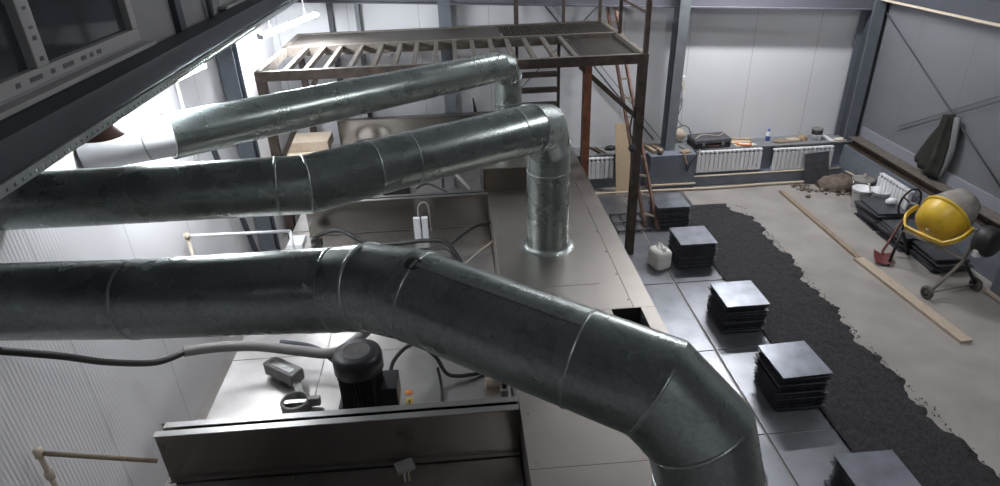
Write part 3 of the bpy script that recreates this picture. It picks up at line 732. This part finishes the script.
b=MB().lathe([(0,-.10),(.16,-.10),(.19,-.07),(.19,.07),(.16,.10),(0,.10)],P2-pv*.10+V((.06,0,-.10)),pv,32); b.build('motor_cover','black',T)
MB().box(6.27,6.46,.62,6.36,6.52,.72).build('switch_box','white',T,bevel=.006)

# box by right edge
t=thing('storage_box','grey-blue box at the right edge beside the mixer','box',(6.85,6.2,0),local=True)
MB().box(-.12,-.35,0,.12,.35,.42).build('box_body','plinth',t,bevel=.01); MB().box(-.14,-.37,.42,.13,.37,.44).build('box_lid','colgrey',t); MB().box(-.155,-.37,.02,-.122,.37,.06).build('base_strip','cream',t)
clump(6.86,6.55,.44,.08,.06,.14,21,'plastic_bag','white','crumpled white bag on the grey-blue box at the right edge','bag')

# coat on the right wall
def garment(pts_l,pts_r,depth,seed,name,m,label,cat):
    rnd=random.Random(seed); b=MB(); rows=[]; n=20
    for (yl,zl),(yr,zr) in zip(pts_l,pts_r):
        row=[]
        for k in range(n):
            th=2*PI*k/n; u=(math.cos(th)+1)/2
            y=yl+(yr-yl)*u; z=zl+(zr-zl)*u
            dd=depth*(.5+.5*math.sin(th))*(1+.35*math.sin(u*17+seed)+rnd.uniform(-.08,.08))
            row.append(V((7.205-.01-max(dd,.003),y,z)))
        rows.append(row)
    b.rings(rows); return tag(b.build(name,m),label,cat)
garment([(8.60,1.77),(8.66,1.62),(8.79,1.4),(8.92,1.15),(9.00,.97),(8.97,.90)],[(8.52,1.78),(8.48,1.6),(8.43,1.35),(8.42,1.1),(8.44,.9),(8.44,.80)],.13,2,'hanging_coat','coat','dark olive coat hanging on the right wall','coat')
garment([(8.49,1.75),(8.46,1.55),(8.42,1.3),(8.42,1.05),(8.44,.86)],[(8.42,1.75),(8.35,1.5),(8.32,1.3),(8.36,1.05),(8.40,.82)],.06,5,'hanging_jacket','coat2','grey jacket hanging beside the dark olive coat','jacket')

# ------------------------------------------------------------------ fittings on the machine
# near bay: motor
T=thing('electric_motor','large black vertical electric motor on the machine top','motor',(-.90,4.06,1.07),local=True); T.scale=(1.15,1.15,1.05)
b=MB(); N=72; prof=[(.0,.10,1),(.16,.10,1),(.16,.32,1)]
R=[]
for z,rb in ((.09,.12),(.10,.135),(.43,.135),(.44,.12)):
    R.append([V(((rb+(.018 if k%2 else 0))*math.cos(2*PI*k/N),(rb+(.018 if k%2 else 0))*math.sin(2*PI*k/N),z)) for k in range(N)])
b.rings(R,smooth=False); b.build('finned_body','motor',T)
MB().lathe([(.15,.40),(.168,.41),(.168,.51),(.160,.545),(.13,.565),(.09,.567)],n=44).build('fan_cowl','motor',T)
b=MB().lathe([(.09,.562),(0,.562)],n=30)
for r in (.03,.05,.07,.09): b.lathe([(r-.003,.565),(r,.570),(r+.003,.565)],n=36)
for k in range(8):
    a=PI*k/8; b.bar((-.09*math.cos(a),-.09*math.sin(a),.567),(.09*math.cos(a),.09*math.sin(a),.567),.004)
b.build('fan_grille','greyp',T)
MB().lathe([(0,0),(.17,0),(.17,.02),(.12,.03),(.11,.09),(0,.09)],n=36).build('mounting_flange','motor',T)
MB().box(.13,-.11,.08,.25,.10,.28).build('terminal_box','motor',T,bevel=.008)
for s in (-1,1): MB().box(s*.15-.012,-.14,0,s*.15+.012,.14,.13).build('foot','motor',T)
# actuator with damper disc
T=thing('damper_actuator','grey damper actuator box beside the black motor','actuator',(-1.62,4.48,1.07),local=True)
T.rotation_euler=(0,0,-.62)
MB().box(-.19,-.07,.05,.16,.07,.17).build('actuator_body','greyp',T,bevel=.02); MB().box(-.14,-.045,.171,.12,.01,.178).build('bright_cover','chrome',T)
MB().box(-.22,-.05,.03,-.19,.05,.15).build('end_plate','greyp',T); MB().box(-.12,-.04,0,-.05,.04,.05).build('foot','greyp',T); MB().box(.05,-.04,0,.12,.04,.05).build('foot','greyp',T)
T=thing('butterfly_valve','round butterfly valve with bright disc before the actuator','valve',(-1.47,4.12,1.07),local=True)
MB().lathe([(.095,0),(.115,0),(.12,.01),(.12,.09),(.11,.10),(.095,.10),(.095,0)],n=40).build('valve_ring','greyp',T)
MB().lathe([(0,.02),(.093,.02),(.093,.026),(0,.026)],n=36).build('dark_disc','black',T)
MB().box(-.09,-.02,.07,.09,.02,.085).build('disc_bar','chrome',T); MB().box(.10,-.02,.03,.2,.03,.11).build('stem_block','greyp',T,bevel=.008)
MB().bar((.02,.10,.06),(-.06,.28,.08),.06,.05).build('linkage','greyp',T)
def cable(pts,r,label,m='black',name='cable',cat='cable',sub=8): return tag(MB().curve(pts,r*(1 if r>.04 else 1.3),10,sub).build(name,m),label,cat)
cable([(-2.93,3.4,2.35),(-2.74,3.62,2.12),(-2.68,3.95,1.80),(-2.58,4.35,1.47),(-2.43,4.57,1.40)],.020,'thick black cable hanging from left wall behind the near duct')
cable([(-2.45,4.57,1.40),(-2.16,4.60,1.40),(-1.85,4.64,1.35),(-1.5,4.60,1.30),(-1.19,4.54,1.30),(-.96,4.68,1.37),(-.76,4.85,1.46),(-.55,5.1,1.38),(-.45,5.4,1.10)],.046,'thick light grey flexible conduit sweeping across machine behind the motor','hose','flexible_conduit','conduit')
cable([(-1.7,4.74,1.30),(-1.42,4.68,1.27),(-1.2,4.5,1.25),(-1.08,4.3,1.2),(-1.06,4.05,1.12),(-1.12,3.85,1.09)],.022,'dark grey cable curving between the actuator and motor','coldark')
cable([(-1.15,4.32,1.2),(-1.04,4.28,1.14),(-1.0,4.0,1.09),(-1.03,3.75,1.09)],.014,'thin black cable beside the motor foot')
cable([(-.70,4.05,1.24),(-.66,4.25,1.38),(-.5,4.42,1.42),(-.33,4.40,1.30),(-.22,4.33,1.14),(0.,4.36,1.10),(.12,4.42,1.09)],.013,'black cable arching from the motor terminal box to the right')
cable([(-.31,4.36,1.2),(-.28,4.2,1.1),(-.28,3.9,1.085),(-.29,3.7,1.085)],.010,'black cable dropping along the cover joint right of the motor')
tag(MB().lathe([(0,0),(.034,0),(.034,.004),(0,.004)],(-.56,4.22,1.071),n=20).build('warning_sticker','orange'),'round orange sticker on cover right of the motor','sticker')
t=thing('warning_label','yellow warning label with a black mark below the orange sticker','label',(-.55,4.08,1.071),local=True)
MB().box(-.028,-.08,0,.028,.07,.002).build('label_sheet','yellow',t); MB().box(-.006,-.05,.002,.006,.05,.003).box(-.016,-.03,.002,.016,-.018,.003).box(-.014,.02,.002,.014,.03,.003).build('mark','black',t)
T=thing('limit_switch','small cream switch with pale hose at the right end of near bay','switch',(.14,4.25,1.07),local=True)
MB().box(-.05,-.05,0,.08,.05,.09).build('switch_body','cream',T,bevel=.006); MB().lathe([(.03,.09),(.032,.12),(0,.125)],(.02,0,0),n=18).build('knob','black',T)
cable([(.10,4.28,1.2),(.04,4.45,1.30),(-.08,4.62,1.36),(-.2,4.9,1.3)],.028,'pale grey hose rising from the cream switch under the near duct','hose','flexible_conduit','conduit')
T=thing('solenoid_valve','small steel valve block beside cream switch','valve',(.24,4.12,1.07),local=True)
MB().box(-.03,-.05,0,.03,.05,.07).build('valve_block','greyp',T,bevel=.005); MB().lathe([(.022,.07),(.022,.13),(0,.13)],n=16).build('coil','black',T)
# small tag in the nearest bay
T=thing('small_sensor_box','small grey square box on thin stalk in the nearest bay','box',(-.54,3.28,1.07),local=True)
MB().tube([(0,0,0),(0,0,.12)],.006,8).tube([(.03,0,0),(.03,.01,.12)],.005,8).build('stalk','cream',T); MB().bar((-.05,-.02,.14),(.07,.03,.14),.09,.03).build('box_body','greyp',T)
# second bay
T=thing('white_bracket','white folded bracket pair with bent wire on the middle bay','bracket',(-.52,7.0,1.07),local=True)
MB().box(-.10,-.03,0,-.02,.03,.30).build('bracket_leaf','white',T); MB().box(.0,-.03,0,.07,.03,.30).build('bracket_leaf','white',T)
MB().curve([(-.03,.02,.28),(-.03,.04,.42),(.03,.06,.47),(.09,.05,.42),(.10,.03,.1)],.008,8).build('wire','hose',T)
cable([(-1.86,7.0,1.12),(-1.75,7.0,1.22),(-1.5,6.98,1.27),(-1.2,6.85,1.16),(-.9,6.8,1.14),(-.5,6.72,1.20),(-.25,6.65,1.20),(-.12,6.5,1.10),(-.05,6.2,1.09)],.020,'thick black cable running across the middle bay')
cable([(-.2,6.62,1.16),(-.05,6.72,1.24),(.15,6.85,1.30),(.30,6.9,1.30)],.014,'black cable branching up to the housing in the middle bay')
cable([(-.95,6.75,1.12),(-.7,6.7,1.1),(-.35,6.66,1.12),(-.2,6.5,1.16),(-.12,6.3,1.1)],.011,'thinner black cable lying beside the thick one in the middle bay')
cable([(-.05,6.25,1.09),(.1,6.4,1.15),(.305,6.6,1.20)],.008,'thin pale cable at the right end of the middle bay','cream')
T=thing('pipe_clamp','black pipe clamp fitting at the left end of middle bay','clamp',(-1.88,7.02,1.07),local=True)
MB().lathe([(.03,0),(.045,0),(.05,.04),(.03,.05)],(0,0,.05),(1,.2,0),20).build('clamp_ring','greyp',T); MB().box(.03,-.03,.0,.14,.03,.09).build('clamp_body','black',T,bevel=.01)
tag(MB().box(-2.15,6.95,1.071,-1.97,7.22,1.13).build('white_cover_box','white',bevel=.006),'white cover box at the left end of middle bay','box')
# far bay
T=thing('black_motor_box','black motor box behind the middle partition','motor',(-.90,8.45,1.07),local=True)
MB().box(-.22,-.1,0,.16,.1,.16).build('motor_body','motor',T,bevel=.015); MB().box(.16,-.05,.03,.24,.05,.11).build('connector','greyp',T)
cable([(-.66,8.45,1.14),(-.5,8.5,1.18),(-.3,8.4,1.12),(-.2,8.35,1.09)],.012,'black cable leaving the black motor box in far bay')
T=thing('pipe_bracket','thin dark upright bracket with slanting pipe in the far bay','bracket',(-.28,8.6,1.07),local=True)
MB().box(-.02,-.02,0,.02,.02,.25).build('upright','coldark',T); MB().tube([(.08,.25,.24),(.4,-.2,.03)],.03,12).build('slanting_pipe','hose',T); MB().box(.16,-.02,0,.2,.02,.12).build('foot','coldark',T)
T=thing('control_cable_coil','black coiled hose with round gauge in the far bay, left end','coil',(-1.55,10.3,1.07),local=True)
MB().curve([(-.25,0,.02),(-.2,0,.14),(-.05,.0,.2),(.15,0,.2),(.3,0,.12),(.33,0,.02)],.026,10).build('hose_arc','black',T); MB().lathe([(0,0),(.07,0),(.07,.04),(0,.05)],(.05,-.02,.07),(0,-1,.5),20).build('gauge','chrome',T)
for x,y,l in ((-1.53,10.95,'small black upright pin behind the left of far partition'),(.30,10.95,'black upright pin behind the right of far partition')):
    tag(MB().tube([(x,y,1.06),(x,y,1.50),(x-.03,y,1.72)],[.03,.03,.012],10).build('stack_pin','black'),l,'pin')
# timber by the wall
t=thing('pale_timber_beam','pale squared timber stacked low between the wall and the far partition','timber',(-2.5,9.9,1.1))
for (a,b_,l) in (((-2.75,9.75,1.16),(-2.12,10.15,1.16),'lower pale squared timber left of the far partition'),((-2.75,9.95,1.30),(-2.12,10.35,1.30),'upper pale squared timber left of the far partition')):
    pass
bpy.data.objects.remove(t)
tag(MB().bar((-2.40,9.72,1.145),(-2.0,10.0,1.145),1.0,.14,up=(0,0,1)).build('insulation_slab','ply',bevel=.01) if False else MB().box(-2.72,9.5,1.075,-2.08,10.1,1.30).build('timber_block','cream',bevel=.01),'lower pale block left of the far partition','block')
tag(MB().box(-2.70,9.8,1.305,-2.07,10.3,1.46).build('timber_block','wood',bevel=.01),'upper pale block left of the far partition','block')
tag(MB().box(-2.72,9.45,0,-2.25,10.4,1.07).build('side_cabinet','greyp'),'grey cabinet under the pale blocks beside the left wall','cabinet')
# wall pipes to the machine
T=thing('supply_pipe','thin dull pipe from the left wall to the nearest bay with a valve elbow','pipe',(-2.9,3.3,1.3))
MB().tube([(-2.88,3.28,1.60),(-2.24,3.40,1.33)],.016,12).build('cross_pipe','woodd',T); MB().tube([(-2.88,3.28,1.60),(-2.88,3.28,.4)],.018,12).build('drop_pipe','cream',T)
MB().lathe([(0,-.03),(.028,-.03),(.028,.03),(0,.03)],(-2.88,3.28,1.60),(0,0,1),16).build('elbow','cream',T); MB().lathe([(.026,-.03),(.03,0),(.026,.03)],(-2.88,3.28,1.40),(0,0,1),16,True,True).build('union_nut','cream',T)
T=thing('supply_pipe','white pipe from the left wall to the middle bay, seen between two ducts','pipe',(-2.9,6.1,1.5))
MB().tube([(-2.88,6.12,1.74),(-1.98,6.62,1.48)],.018,12).build('cross_pipe','white',T); MB().tube([(-2.88,6.12,1.74),(-2.88,6.12,.6)],.018,12).build('drop_pipe','cream',T)
MB().tube([(-1.98,6.62,1.48),(-1.98,6.62,1.07)],.018,12).build('end_drop','white',T)
MB().lathe([(0,-.03),(.03,-.03),(.03,.03),(0,.03)],(-2.88,6.12,1.74),(0,0,1),16).build('elbow','cream',T)

for o in list(bpy.data.objects):
    if '_local' in o: del o['_local']

# ------------------------------------------------------------------ camera
cam=bpy.data.cameras.new('camera'); co=bpy.data.objects.new('camera',cam); COL.objects.link(co)
f=640.; Yc=V((-55,340,-f)).normalized(); D=(f*f-55*41)/340.
Zc=-V((41,-D,-f)).normalized(); Zc=(Zc-Yc*Zc.dot(Yc)).normalized(); Xc=Yc.cross(Zc)
R=Matrix((Xc,Yc,Zc))
co.matrix_world=Matrix.Translation((0,0,4.7)) @ R.to_4x4()
cam.sensor_width=36; cam.lens=f/1000*36; cam.clip_start=.05
SC.camera=co
w=bpy.data.worlds.new('world'); SC.world=w; w.use_nodes=True; w.node_tree.nodes['Background'].inputs[0].default_value=(.02,.02,.022,1)
SC.view_settings.view_transform='Standard'; SC.view_settings.look='None'; SC.view_settings.gamma=1; SC.view_settings.use_curve_mapping=False
SC.view_settings.exposure=0.15
